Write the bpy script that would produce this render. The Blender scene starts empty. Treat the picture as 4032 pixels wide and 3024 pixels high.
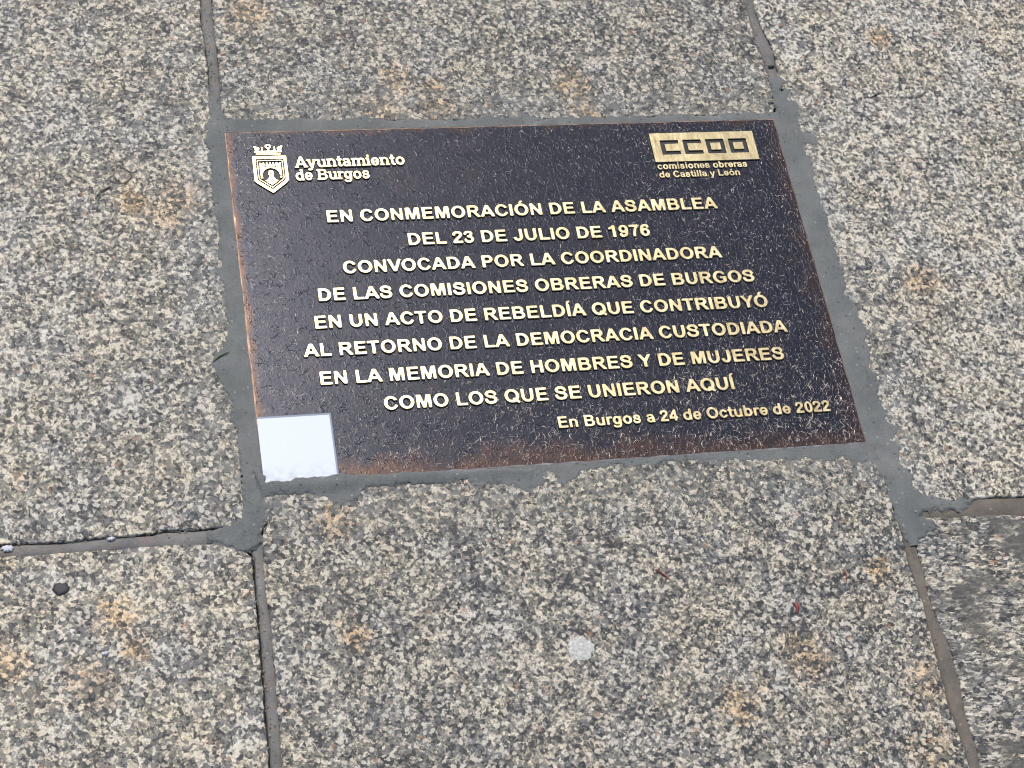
import bpy, bmesh, math, random
import numpy as np
from mathutils import Vector, Matrix, noise
random.seed(7)
SC = bpy.context.scene
COL = SC.collection

# ------------------------------------------------------------ camera, world, sun, exposure
cam = bpy.data.cameras.new('camera')
cam.sensor_width = 36.0
cam.lens = 66.8809
cam.clip_start = 0.02
cam.clip_end = 500
camo = bpy.data.objects.new('camera', cam)
COL.objects.link(camo)
camo.matrix_world = Matrix(((0.9717952975616853, 0.05534140001265661, -0.2292405485110239, -0.17166691),
                            (-0.16212212423740116, 0.8627153940074126, -0.4789974590489886, -0.78688605),
                            (0.17126096014488715, 0.5026524429337573, 0.8473548283588034, 1.55150282),
                            (0, 0, 0, 1)))
SC.camera = camo

SUN_EL, SUN_AZ = math.radians(60), math.radians(-10)      # azimuth clockwise from +Y
world = bpy.data.worlds.new('World')
SC.world = world
world.use_nodes = True
wn, wl = world.node_tree.nodes, world.node_tree.links
wn.clear()
wo = wn.new('ShaderNodeOutputWorld')
wb = wn.new('ShaderNodeBackground')
sky = wn.new('ShaderNodeTexSky')
sky.sky_type = 'NISHITA'
sky.sun_disc = False
sky.sun_elevation = SUN_EL
sky.sun_rotation = SUN_AZ
sky.air_density = 1.0
sky.dust_density = 2.5
wb.inputs['Strength'].default_value = 0.12
wl.new(sky.outputs[0], wb.inputs[0])
wl.new(wb.outputs[0], wo.inputs[0])
sun = bpy.data.lights.new('sun', 'SUN')
sun.energy = 2.5
sun.angle = math.radians(18)
sun.color = (1.0, 0.95, 0.88)
suno = bpy.data.objects.new('sun', sun)
COL.objects.link(suno)
sd = Vector((math.sin(SUN_AZ) * math.cos(SUN_EL), math.cos(SUN_AZ) * math.cos(SUN_EL), math.sin(SUN_EL)))
suno.rotation_euler = sd.to_track_quat('Z', 'Y').to_euler()
SC.view_settings.view_transform = 'Standard'
SC.view_settings.look = 'None'
SC.view_settings.gamma = 1.0
SC.view_settings.exposure = 0.15
SC.view_settings.use_curve_mapping = False
SC.cycles.filter_width = 1.1

# ------------------------------------------------------------ traced ground plan (metres; plaque corner at the origin)
MORTAR = [ (-0.0111,0.4601),(-0.0020,0.4439),(0.0005,0.4319),(0.0064,0.4189),(0.1217,0.4161),(0.1461,0.4188),(0.1617,0.4144),(0.1854,0.4102),(0.1989,0.4143),(0.2262,0.4104),(0.2591,0.4109),(0.2763,0.4151),(0.2942,0.4125),(0.3177,0.4133),(0.3388,0.4092),(0.3644,0.4111),(0.4017,0.4108),(0.4530,0.4100),(0.4896,0.4095),(0.5246,0.4100),(0.5955,0.4107),(0.5970,0.4280),(0.5977,0.4494),(0.5992,0.4644),(0.6064,0.4556),(0.6115,0.4620),(0.6184,0.4532),(0.6283,0.4551),(0.6127,0.4447),(0.6096,0.4394),(0.6212,0.4424),(0.6157,0.4275),(0.6218,0.4231),(0.6247,0.4061),(0.6182,0.3874),(0.6296,0.3828),(0.6374,0.3774),(0.6329,0.3609),(0.6236,0.3664),(0.6169,0.3645),(0.6165,0.3522),(0.6232,0.3437),(0.6203,0.3254),(0.6164,0.3114),(0.6185,0.3013),(0.6191,0.2932),(0.6191,0.2832),(0.6221,0.2712),(0.6177,0.2576),(0.6209,0.2398),(0.6186,0.2244),(0.6183,0.2168),(0.6207,0.2033),(0.6203,0.1918),(0.6142,0.1751),(0.6234,0.1651),(0.6230,0.1539),(0.6237,0.1408),(0.6264,0.1258),(0.6218,0.1150),(0.6262,0.1002),(0.6190,0.0861),(0.6201,0.0716),(0.6211,0.0572),(0.6194,0.0449),(0.6246,0.0339),(0.6198,0.0254),(0.6279,0.0161),(0.6209,0.0027),(0.6263,-0.0132),(0.6202,-0.0231),(0.6302,-0.0341),(0.6280,-0.0475),(0.6352,-0.0565),(0.6472,-0.0599),(0.6615,-0.0669),(0.6876,-0.0673),(0.6678,-0.0784),(0.6291,-0.0776),(0.6229,-0.0821),(0.6357,-0.0881),(0.6381,-0.0966),(0.6237,-0.1020),(0.6135,-0.1094),(0.6114,-0.1222),(0.6030,-0.1296),(0.6030,-0.1183),(0.6016,-0.1149),(0.6020,-0.0937),(0.5982,-0.0785),(0.5984,-0.0721),(0.5973,-0.0586),(0.5976,-0.0401),(0.5933,-0.0262),(0.5865,-0.0215),(0.5736,-0.0214),(0.5638,-0.0159),(0.5519,-0.0181),(0.5389,-0.0188),(0.5242,-0.0135),(0.5201,-0.0174),(0.5002,-0.0143),(0.4766,-0.0134),(0.4540,-0.0092),(0.4303,-0.0100),(0.4092,-0.0068),(0.3998,-0.0069),(0.3826,-0.0065),(0.3713,-0.0090),(0.3514,-0.0087),(0.3340,-0.0037),(0.3212,-0.0069),(0.3055,-0.0099),(0.2941,-0.0140),(0.2870,-0.0200),(0.2772,-0.0244),(0.2719,-0.0205),(0.2705,-0.0114),(0.2621,-0.0080),(0.2621,-0.0165),(0.2567,-0.0217),(0.2396,-0.0264),(0.2330,-0.0216),(0.2200,-0.0194),(0.2090,-0.0149),(0.1966,-0.0183),(0.1904,-0.0110),(0.1834,-0.0089),(0.1714,-0.0112),(0.1507,-0.0132),(0.1338,-0.0092),(0.1134,-0.0103),(0.0961,-0.0111),(0.0899,-0.0146),(0.0862,-0.0215),(0.0773,-0.0247),(0.0684,-0.0275),(0.0587,-0.0233),(0.0401,-0.0131),(0.0260,-0.0129),(0.0108,-0.0109),(0.0028,-0.0142),(0.0031,-0.0252),(0.0030,-0.0328),(-0.0051,-0.0445),(-0.0065,-0.0582),(-0.0139,-0.0637),(-0.0151,-0.0621),(-0.0183,-0.0671),(-0.0284,-0.0648),(-0.0340,-0.0593),(-0.0473,-0.0549),(-0.0676,-0.0539),(-0.0839,-0.0541),(-0.0818,-0.0444),(-0.0828,-0.0398),(-0.0597,-0.0409),(-0.0461,-0.0412),(-0.0350,-0.0398),(-0.0235,-0.0345),(-0.0202,-0.0171),(-0.0189,0.0143),(-0.0188,0.0383),(-0.0194,0.0545),(-0.0240,0.0662),(-0.0216,0.0775),(-0.0207,0.0874),(-0.0242,0.0959),(-0.0272,0.1027),(-0.0311,0.1147),(-0.0332,0.1232),(-0.0368,0.1318),(-0.0332,0.1401),(-0.0236,0.1514),(-0.0212,0.1616),(-0.0165,0.1734),(-0.0208,0.1823),(-0.0184,0.1927),(-0.0180,0.2138),(-0.0215,0.2246),(-0.0246,0.2319),(-0.0186,0.2405),(-0.0181,0.2547),(-0.0184,0.2692),(-0.0156,0.2837),(-0.0188,0.2986),(-0.0160,0.3133),(-0.0191,0.3303),(-0.0178,0.3548),(-0.0188,0.3701),(-0.0205,0.3856),(-0.0177,0.4010),(-0.0192,0.4108),(-0.0134,0.4146),(-0.0119,0.4323) ]
COVER = [ (-0.0026,0.0154),(-0.0003,0.0110),(0.0044,0.0070),(0.0028,0.0003),(0.0091,0.0014),(0.0127,0.0022),(0.0172,0.0010),(0.0265,0.0009),(0.0298,0.0035),(0.0384,0.0034),(0.0524,0.0031),(0.0697,0.0044),(0.0714,0.0051),(0.0853,0.0030),(0.1088,0.0020),(0.1327,0.0021),(0.1685,0.0008),(0.2097,-0.0007),(0.2530,-0.0039),(0.2508,-0.0169),(0.1057,-0.0217),(-0.0012,-0.0211),(-0.0091,0.0158) ]
A = [ (-0.0092,0.5884),(-0.0094,0.5757),(-0.0112,0.5441),(-0.0094,0.5130),(-0.0093,0.4823),(-0.0102,0.4521),(-0.0141,0.2835),(-0.0150,0.1663),(-0.0172,0.0402),(-0.0201,-0.0324),(-0.0237,-0.0368),(-0.0350,-0.0398),(-0.0597,-0.0401),(-0.0827,-0.0395),(-0.0922,-0.0387),(-0.0991,-0.0412),(-0.1233,-0.0410),(-0.1407,-0.0411),(-0.1674,-0.0422),(-0.1806,-0.0431),(-0.2003,-0.0415),(-0.2173,-0.0408),(-0.2330,-0.0413),(-0.2718,-0.0415) ]
D = [ (-0.2720,-0.0526),(-0.2333,-0.0526),(-0.1942,-0.0529),(-0.1415,-0.0535),(-0.1013,-0.0527),(-0.0743,-0.0531),(-0.0473,-0.0553),(-0.0259,-0.0604),(-0.0173,-0.0703),(-0.0176,-0.0876),(-0.0177,-0.1099),(-0.0178,-0.1247),(-0.0179,-0.1466),(-0.0194,-0.1752),(-0.0199,-0.1964),(-0.0207,-0.2312),(-0.0213,-0.2665),(-0.0226,-0.2987) ]
B = [ (0.0025,0.5883),(0.0022,0.5755),(0.0022,0.5544),(0.0015,0.5335),(0.0023,0.5066),(0.0017,0.4719),(0.0007,0.4518),(0.0008,0.4260),(0.0011,0.4148),(0.2973,0.4113),(0.5927,0.4145),(0.5966,0.4153),(0.5980,0.4323),(0.5987,0.4536),(0.5988,0.4688),(0.5979,0.4840),(0.5970,0.4993),(0.5960,0.5104),(0.5966,0.5281),(0.5961,0.5415),(0.5961,0.5572),(0.5951,0.5685),(0.5955,0.5822) ]
E = [ (0.6065,0.5820),(0.6070,0.5684),(0.6062,0.5458),(0.6084,0.5279),(0.6107,0.5145),(0.6137,0.4968),(0.6115,0.4620),(0.6145,0.3958),(0.6076,0.1673),(0.6059,0.0473),(0.6044,-0.0562),(0.6234,-0.0640),(0.6608,-0.0691),(0.6877,-0.0670),(0.7057,-0.0673),(0.7386,-0.0692),(0.7863,-0.0707) ]
F = [ (0.7797,-0.0904),(0.7325,-0.0883),(0.6820,-0.0855),(0.6228,-0.0825),(0.6141,-0.0963),(0.6113,-0.1173),(0.6116,-0.1384),(0.6106,-0.1528),(0.6096,-0.1670),(0.6115,-0.1876),(0.6147,-0.2035),(0.6167,-0.2177),(0.6158,-0.2314),(0.6160,-0.2513),(0.6139,-0.2661),(0.6119,-0.2854),(0.6127,-0.3032),(0.6135,-0.3106),(0.6110,-0.3335),(0.6102,-0.3609) ]
C = [ (0.5986,-0.3596),(0.6008,-0.3324),(0.6010,-0.3166),(0.6002,-0.2990),(0.5992,-0.2870),(0.5981,-0.2676),(0.5989,-0.2571),(0.5993,-0.2344),(0.6007,-0.2192),(0.6001,-0.1944),(0.6017,-0.1726),(0.6000,-0.1566),(0.6000,-0.1454),(0.5988,-0.1276),(0.5997,-0.1131),(0.6003,-0.0968),(0.5990,-0.0786),(0.5996,-0.0350),(0.3002,-0.0166),(0.0132,-0.0158),(0.0035,-0.0344),(-0.0044,-0.0446),(-0.0060,-0.0537),(-0.0067,-0.0674),(-0.0078,-0.0884),(-0.0080,-0.1034),(-0.0071,-0.1257),(-0.0073,-0.1476),(-0.0076,-0.1706),(-0.0083,-0.1905),(-0.0091,-0.2116),(-0.0091,-0.2324),(-0.0110,-0.2676),(-0.0124,-0.2998) ]
ORANGE = [ (0.0208,0.5436),(0.0420,0.5623),(0.1877,0.4655),(0.2204,0.4524),(0.2263,0.4246),(0.3766,0.4516),(0.3850,0.4140),(0.1605,0.4265),(-0.0494,0.3203),(-0.0944,0.3166),(-0.1358,0.2110),(-0.0596,0.3040),(-0.1389,-0.1213),(-0.1250,-0.1484),(-0.1652,-0.1741),(-0.2308,-0.1511),(0.0667,-0.1532),(0.5685,-0.3121),(0.4754,-0.2047),(0.4017,-0.2513),(0.4230,-0.2357),(0.4765,-0.2185),(0.0591,-0.0438),(0.5665,-0.1309),(0.5860,-0.2517),(0.7035,0.1893),(0.7426,0.5122) ]
GUM = [ (0.2657,-0.1858) ]
TAR = [ (-0.1834,-0.0876) ]
GRASS = [ (-0.0339,0.1317),(-0.0277,0.1372),(-0.0179,0.1417) ]
RED1 = [ (0.3501,-0.1148),(0.3550,-0.1196),(0.3611,-0.1264) ]
RED2 = [ (0.5319,-0.1308),(0.5332,-0.1365),(0.5317,-0.1443) ]
RED3 = [ (0.4739,-0.1596),(0.4772,-0.1638),(0.4752,-0.1706) ]
TWIG = [ (-0.1305,0.3254),(-0.1261,0.3308),(-0.1199,0.3352),(-0.1153,0.3382) ]
LOOP = [ (-0.1140,0.3602),(-0.1064,0.3618),(-0.0978,0.3559),(-0.0953,0.3483),(-0.1033,0.3401),(-0.1076,0.3431),(-0.1117,0.3489) ]
TWIG2 = [ (0.7084,0.4251),(0.7146,0.4275),(0.7232,0.4322) ]
TWIG3 = [ (0.7661,0.4235),(0.7719,0.4277),(0.7785,0.4312) ]
CHIP = [ (-0.2266,-0.0453),(-0.1384,-0.0431),(-0.1498,-0.1508),(-0.1946,-0.0464) ]
CHIP2 = [ (0.5928,0.4218),(0.6061,0.4729) ]
LEAF = [ (-0.1897,-0.1392),(-0.1831,-0.1349) ]
WHITE = [ (0.0677,-0.0332) ]

# ------------------------------------------------------------ helpers
def link(o, parent=None):
    COL.objects.link(o)
    if parent is not None:
        o.parent = parent
    return o

def mesh_obj(name, verts, faces, mat, parent=None, smooth=False):
    me = bpy.data.meshes.new(name)
    me.from_pydata(verts, [], faces)
    me.update()
    mats = mat if isinstance(mat, (list, tuple)) else [mat]
    for m in mats:
        me.materials.append(m)
    if smooth:
        me.polygons.foreach_set('use_smooth', [True] * len(me.polygons))
    return link(bpy.data.objects.new(name, me), parent)

def thing(o, label, cat, group=None):
    o['label'] = label
    o['category'] = cat
    if group:
        o['group'] = group
    return o

class NT:
    """small shader-node builder"""
    def __init__(self, name):
        self.m = bpy.data.materials.new(name)
        self.m.use_nodes = True
        self.t = self.m.node_tree
        self.t.nodes.clear()
        self.out = self.t.nodes.new('ShaderNodeOutputMaterial')
        self.b = self.t.nodes.new('ShaderNodeBsdfPrincipled')
        self.t.links.new(self.b.outputs[0], self.out.inputs[0])
        self.tc = self.t.nodes.new('ShaderNodeTexCoord')
        self.P = self.tc.outputs['Object']
    def put(self, sock, v):
        if isinstance(v, bpy.types.NodeSocket):
            self.t.links.new(v, sock)
        elif isinstance(v, (int, float)):
            try: sock.default_value = v
            except Exception: sock.default_value = (v, v, v)
        else:
            v = tuple(v)
            n = len(sock.default_value)
            sock.default_value = v + (1.0,) * (n - len(v)) if len(v) < n else v[:n]
    def n(self, typ, ins=None, **kw):
        nd = self.t.nodes.new(typ)
        for k, v in kw.items():
            setattr(nd, k, v)
        for k, v in (ins or {}).items():
            self.put(nd.inputs[k], v)
        return nd
    def math(self, op, a, b=0.0, c=0.0, clamp=False):
        nd = self.n('ShaderNodeMath', operation=op, use_clamp=clamp)
        for s, v in zip(nd.inputs, (a, b, c)):
            self.put(s, v)
        return nd.outputs[0]
    def vmath(self, op, a, b=(0, 0, 0)):
        nd = self.n('ShaderNodeVectorMath', operation=op)
        self.put(nd.inputs[0], a)
        if op == 'SCALE': self.put(nd.inputs['Scale'], b)
        else: self.put(nd.inputs[1], b)
        return nd.outputs['Value'] if op in ('LENGTH', 'DISTANCE', 'DOT_PRODUCT') else nd.outputs[0]
    def noise(self, scale, detail=3, rough=0.5, vec=None, off=None, color=False, dist=0.0):
        v = self.P if vec is None else vec
        if off: v = self.vmath('ADD', v, off)
        nd = self.n('ShaderNodeTexNoise', {'Vector': v, 'Scale': scale, 'Detail': detail, 'Roughness': rough, 'Distortion': dist})
        return nd.outputs['Color' if color else 'Fac']
    def voro(self, scale, vec=None, out='Color', feature='F1', rnd=1.0):
        nd = self.n('ShaderNodeTexVoronoi', {'Vector': self.P if vec is None else vec, 'Scale': scale, 'Randomness': rnd}, feature=feature)
        return nd.outputs[out]
    def ramp(self, fac, stops, interp='LINEAR'):
        nd = self.n('ShaderNodeValToRGB', {'Fac': fac})
        cr = nd.color_ramp
        cr.interpolation = interp
        while len(cr.elements) < len(stops):
            cr.elements.new(0.5)
        for e, (p, c) in zip(cr.elements, stops):
            e.position = p
            e.color = (c, c, c, 1) if isinstance(c, (int, float)) else tuple(c) + (1,)
        return nd.outputs[0]
    def mix(self, f, a, b, blend='MIX'):
        nd = self.n('ShaderNodeMix', data_type='RGBA', blend_type=blend)
        self.put(nd.inputs[0], f); self.put(nd.inputs[6], a); self.put(nd.inputs[7], b)
        return nd.outputs[2]
    def sepx(self, v, i=0):
        return self.n('ShaderNodeSeparateXYZ', {0: v}).outputs[i]
    def bump(self, h, strength, dist):
        nd = self.n('ShaderNodeBump', {'Height': h, 'Strength': strength, 'Distance': dist})
        self.put(self.b.inputs['Normal'], nd.outputs[0])
    def set(self, **kw):
        for k, v in kw.items():
            self.put(self.b.inputs[k.replace('_', ' ')], v)
        return self

# ------------------------------------------------------------ materials
def granite(name, off=(0, 0, 0), dark=0.0, streak=None, warm=0.0, white=0.0, stains=(), film=0.0, lo=0.0):
    M = NT(name)
    P = M.vmath('ADD', M.P, off)
    # grains are never exact cells: warp the lookup a little
    w = M.noise(420, 2, 0.6, P, color=True)
    P1 = M.vmath('ADD', P, M.vmath('SCALE', M.vmath('SUBTRACT', w, (0.5, 0.5, 0.5)), 0.0016))
    if streak:
        P1 = M.vmath('MULTIPLY', P1, streak)
    g1 = M.sepx(M.voro(265, P1))
    g2 = M.sepx(M.voro(600, M.vmath('ADD', P1, (3.1, 1.7, 0.4))))
    g3 = M.sepx(M.voro(165, M.vmath('ADD', P1, (7.1, 4.7, 0.4))))
    big = M.noise(38, 4, 0.6, P)
    huge = M.noise(7, 3, 0.55, P, off=(4, 9, 2))
    v = M.math('ADD', M.math('MULTIPLY', g1, 0.47), M.math('MULTIPLY', g2, 0.38))
    v = M.math('ADD', v, M.math('MULTIPLY', g3, 0.15))
    v = M.math('ADD', v, M.math('MULTIPLY', M.math('SUBTRACT', big, 0.5), 0.50))
    v = M.math('ADD', v, M.math('MULTIPLY', M.math('SUBTRACT', huge, 0.5), 0.22))
    v = M.math('ADD', v, white - dark)
    v = M.math('ADD', M.math('MULTIPLY', M.math('SUBTRACT', v, 0.5), 1.06), 0.497)
    col = M.ramp(v, [(0.12, (0.018, 0.021, 0.026)), (0.28, (0.045, 0.050, 0.056)), (0.36, (0.118, 0.120, 0.117)),
                     (0.47, (0.188, 0.184, 0.168)), (0.56, (0.325, 0.305, 0.256)), (0.68, (0.530, 0.493, 0.405)), (0.84, (0.72, 0.69, 0.61))])
    # biotite specks, small and black
    bt = M.sepx(M.voro(310, M.vmath('ADD', P1, (1.3, 8.2, 2))), 1)
    btm = M.math('GREATER_THAN', M.math('ADD', bt, M.math('MULTIPLY', M.math('SUBTRACT', big, 0.5), -0.5)), 0.90)
    col = M.mix(M.math('MULTIPLY', btm, 0.88), col, (0.018, 0.022, 0.030))
    # bluish quartz grains and white feldspar grains
    q = M.sepx(M.voro(300, M.vmath('ADD', P1, (5.3, 2.2, 2))), 2)
    col = M.mix(M.ramp(q, [(0.80, 0.0), (0.86, 0.75)]), col, (0.165, 0.170, 0.170))
    col = M.mix(M.ramp(q, [(0.06, 0.75), (0.11, 0.0)]), col, (0.63, 0.60, 0.54))
    # hue drift, warm and cool areas
    hd = M.noise(16, 4, 0.65, P, off=(11, 3, 5))
    col = M.mix(M.ramp(hd, [(0.42, 0.0), (0.66, 0.7 + warm)]), col, (1.09, 1.01, 0.86), 'MULTIPLY')
    col = M.mix(M.ramp(hd, [(0.3, 0.5), (0.50, 0.0)]), col, (0.95, 0.98, 1.06), 'MULTIPLY')
    # rust / ochre stains, procedural and placed
    rs = M.noise(26, 5, 0.7, P, off=(2, 17, 5))
    rm = M.ramp(rs, [(0.62 - warm * 0.1, 0.0), (0.76, 0.5)])
    col = M.mix(rm, col, (1.30, 0.86, 0.50), 'MULTIPLY')
    rr = M.sepx(M.voro(260, M.vmath('ADD', P1, (9.3, 4.2, 2))), 0)
    col = M.mix(M.math('MULTIPLY', M.math('GREATER_THAN', rr, 0.9965), 0.45), col, (0.40, 0.20, 0.10))
    if stains:
        acc = 0.0
        wob = M.noise(90, 4, 0.75, P, color=True)
        PW = M.vmath('ADD', M.P, M.vmath('SCALE', M.vmath('SUBTRACT', wob, (0.5, 0.5, 0.5)), 0.055))
        for (sx, sy, sr, ss) in stains:
            dd = M.vmath('DISTANCE', PW, (sx, sy, 0))
            mk = M.n('ShaderNodeMapRange', {'Value': dd, 'From Min': sr * 0.35, 'From Max': sr, 'To Min': ss, 'To Max': 0.0}).outputs[0]
            acc = M.math('MAXIMUM', acc, mk)
        acc = M.math('MULTIPLY', acc, M.ramp(g1, [(0.15, 0.25), (0.5, 1.0)]))
        col = M.mix(acc, col, (1.25, 0.90, 0.54), 'MULTIPLY')
    if film:
        fm = M.noise(34, 5, 0.7, M.vmath('MULTIPLY', P, (0.45, 1.0, 1.0)), off=(3, 3, 8))
        fk = M.ramp(fm, [(0.50, 0.0), (0.60, film)])
        col = M.mix(fk, col, (0.088, 0.087, 0.080))
    col = M.mix(1.0, col, (0.925, 0.91, 0.885), 'MULTIPLY')
    # cement haze wiped over the stone round the bedding mortar
    hx = M.math('SUBTRACT', M.math('ABSOLUTE', M.math('SUBTRACT', M.sepx(M.P, 0), 0.2955)), 0.2955)
    hy = M.math('SUBTRACT', M.math('ABSOLUTE', M.math('SUBTRACT', M.sepx(M.P, 1), 0.200)), 0.200)
    hz = M.n('ShaderNodeMapRange', {'Value': M.math('MAXIMUM', hx, hy), 'From Min': 0.028, 'From Max': 0.075, 'To Min': 0.62, 'To Max': 0.0}).outputs[0]
    hn = M.ramp(M.noise(75, 5, 0.75, P, off=(1, 2, 3)), [(0.46, 0.0), (0.60, 1.0)])
    col = M.mix(M.math('MULTIPLY', hz, hn), col, (0.165, 0.175, 0.168))
    if lo:
        col = M.mix(1.0, col, (1 - lo, 1 - lo, 1 - lo), 'MULTIPLY')
    micro = M.noise(1500, 2, 0.6, P)
    col = M.mix(0.5, col, M.ramp(micro, [(0.25, 0.55), (0.75, 1.42)]), 'MULTIPLY')
    M.set(Base_Color=col, Roughness=M.ramp(g2, [(0.1, 0.42), (0.8, 0.78)]), Specular_IOR_Level=0.45)
    h = M.math('ADD', M.math('MULTIPLY', g1, 0.45), M.math('MULTIPLY', M.noise(520, 3, 0.7, P), 1.1))
    h = M.math('ADD', h, M.math('MULTIPLY', big, 1.2))
    M.bump(h, 0.6, 0.0009)
    return M.m

def mortar(name, base, film_col, off=(0, 0, 0), pink=0.0, brush=0.0):
    M = NT(name)
    P = M.vmath('ADD', M.P, off)
    a = M.noise(30, 5, 0.65, P)
    b = M.noise(500, 3, 0.6, P)
    col = M.mix(M.ramp(a, [(0.32, 0.0), (0.68, 1.0)]), base, film_col)
    col = M.mix(0.5, col, M.ramp(b, [(0.25, 0.80), (0.75, 1.20)]), 'MULTIPLY')
    if pink:
        pk = M.noise(55, 4, 0.7, P, off=(6, 1, 1))
        col = M.mix(M.ramp(pk, [(0.47, 0.0), (0.6, pink)]), col, (0.24, 0.180, 0.148))
    sand = M.noise(1100, 2, 0.7, P)
    col = M.mix(0.7, col, M.ramp(sand, [(0.3, 0.70), (0.7, 1.30)]), 'MULTIPLY')
    wet = M.noise(12, 4, 0.6, P, off=(2, 2, 7))
    col = M.mix(M.ramp(wet, [(0.42, 0.32), (0.58, 0.0)]), col, (0.6, 0.62, 0.62), 'MULTIPLY')
    crk = M.voro(26, M.vmath('ADD', P, M.vmath('SCALE', M.noise(60, 4, 0.7, P, color=True), 0.03)), out='Distance', feature='DISTANCE_TO_EDGE')
    ck = M.math('MULTIPLY', M.ramp(crk, [(0.0, 1.0), (0.014, 0.0)]), M.ramp(M.noise(20, 2, 0.5, P, off=(9, 2, 7)), [(0.52, 0.0), (0.6, 0.6)]))
    col = M.mix(ck, col, (0.04, 0.04, 0.038))
    sp = M.sepx(M.voro(240, P), 0)
    spn = M.voro(240, P, out='Distance')
    dot = M.math('MULTIPLY', M.math('GREATER_THAN', sp, 0.93), M.math('LESS_THAN', spn, 0.30))
    col = M.mix(M.math('MULTIPLY', dot, 0.6), col, (0.045, 0.045, 0.042))
    dot2 = M.math('MULTIPLY', M.math('LESS_THAN', sp, 0.07), M.math('LESS_THAN', spn, 0.28))
    col = M.mix(M.math('MULTIPLY', dot2, 0.5), col, (0.36, 0.35, 0.32))
    M.set(Base_Color=col, Roughness=0.82, Specular_IOR_Level=0.3)
    h = M.math('ADD', M.math('MULTIPLY', a, 1.4), M.math('MULTIPLY', b, 0.8))
    if brush:
        br = M.noise(120, 4, 0.7, M.vmath('MULTIPLY', P, (1.0, 0.35, 1.0)))
        h = M.math('ADD', h, M.math('MULTIPLY', br, brush))
    M.bump(h, 0.6, 0.0012)
    return M.m

# bronze plate: dark chemical patina over cast metal, wearing to copper brown near the edges
M = NT('dark_bronze_patina')
x, y = M.sepx(M.P, 0), M.sepx(M.P, 1)
wobble = M.math('MULTIPLY', M.math('SUBTRACT', M.noise(30, 5, 0.7), 0.5), 0.085)
wob2 = M.math('MULTIPLY', M.math('SUBTRACT', M.noise(22, 4, 0.7, off=(3, 5, 1)), 0.5), 0.10)
el = M.math('ADD', x, M.math('MULTIPLY', wobble, 0.35))
er = M.math('ADD', M.math('SUBTRACT', 0.591, x), wobble)
eb = M.math('ADD', y, M.math('MULTIPLY', wob2, 0.8))
et = M.math('ADD', M.math('SUBTRACT', 0.40, y), M.math('MULTIPLY', wobble, 0.7))
def fall(v, d0, amt):
    return M.n('ShaderNodeMapRange', {'Value': v, 'From Min': 0.0, 'From Max': d0, 'To Min': amt, 'To Max': 0.0}).outputs[0]
edge = M.math('MAXIMUM', M.math('MAXIMUM', fall(el, 0.009, 0.9), fall(er, 0.022, 0.40)),
              M.math('MAXIMUM', fall(eb, 0.026, 0.62), fall(et, 0.005, 0.4)))
patch = M.ramp(M.noise(13, 5, 0.65, off=(7, 7, 1)), [(0.58, 0.0), (0.78, 0.28)])
edge = M.math('MAXIMUM', edge, patch)
tone = M.noise(60, 4, 0.7)
base = M.mix(M.ramp(tone, [(0.3, 0.0), (0.7, 1.0)]), (0.014, 0.017, 0.027), (0.028, 0.029, 0.040))
base = M.mix(edge, base, M.mix(M.ramp(tone, [(0.3, 0.0), (0.72, 1.0)]), (0.048, 0.029, 0.023), (0.125, 0.068, 0.044)))
M.set(Base_Color=base, Metallic=0.45, Roughness=M.ramp(M.noise(45, 4, 0.7, off=(1, 8, 1)), [(0.3, 0.24), (0.7, 0.32)]), Specular_IOR_Level=0.25)
vd = M.voro(190, M.vmath('ADD', M.P, M.vmath('SCALE', M.noise(160, 3, 0.6, color=True), 0.006)), out='Distance', feature='DISTANCE_TO_EDGE')
h = M.math('ADD', M.math('MULTIPLY', M.ramp(vd, [(0.0, 1.0), (0.12, 0.0)]), M.ramp(M.math('ADD', M.noise(90, 3, 0.7), M.math('MULTIPLY', x, 0.28)), [(0.52, 0.0), (0.70, 1.0)])), M.math('MULTIPLY', M.noise(300, 3, 0.6), 0.55))
M.bump(h, 0.6, 0.00034)
PATINA = M.m

def brass(name, c0, c1, rough, metal=1.0, bump=0.2):
    M = NT(name)
    M.P = M.n('ShaderNodeNewGeometry').outputs['Position']
    a = M.noise(70, 5, 0.7)
    col = M.mix(M.ramp(a, [(0.3, 0.0), (0.7, 1.0)]), c0, c1)
    sc = M.noise(260, 3, 0.65, M.vmath('MULTIPLY', M.P, (1.0, 0.22, 1.0)), dist=0.4)
    M.set(Base_Color=M.mix(0.35, col, M.ramp(sc, [(0.3, 0.72), (0.7, 1.22)]), 'MULTIPLY'), Metallic=metal,
          Roughness=M.ramp(sc, [(0.3, rough - 0.05), (0.7, rough + 0.09)]))
    M.bump(M.math('ADD', sc, M.noise(900, 2)), bump, 0.0002)
    return M.m

BRASS = brass('polished_letter_brass', (0.56, 0.45, 0.24), (0.82, 0.70, 0.44), 0.29)
BRASS_PANEL = brass('scratched_panel_brass', (0.36, 0.30, 0.17), (0.58, 0.50, 0.31), 0.32, bump=0.5)
EDGE = brass('worn_copper_edge', (0.34, 0.19, 0.12), (0.70, 0.50, 0.36), 0.42)
EDGE_LIGHT = brass('rubbed_bright_edge', (0.55, 0.42, 0.32), (0.92, 0.80, 0.68), 0.38)
SIDE = NT('letter_side_patina').set(Base_Color=(0.10, 0.075, 0.045), Metallic=0.6, Roughness=0.5).m
VEIN = brass('vein_brass', (0.30, 0.26, 0.23), (0.66, 0.57, 0.48), 0.46, metal=0.6, bump=0.0)
VEIN_DARK = NT('vein_dark').set(Base_Color=(0.035, 0.034, 0.04), Metallic=0.3, Roughness=0.42).m
RECESS = NT('recess_patina').set(Base_Color=(0.012, 0.012, 0.015), Metallic=0.2, Roughness=0.5).m

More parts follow.
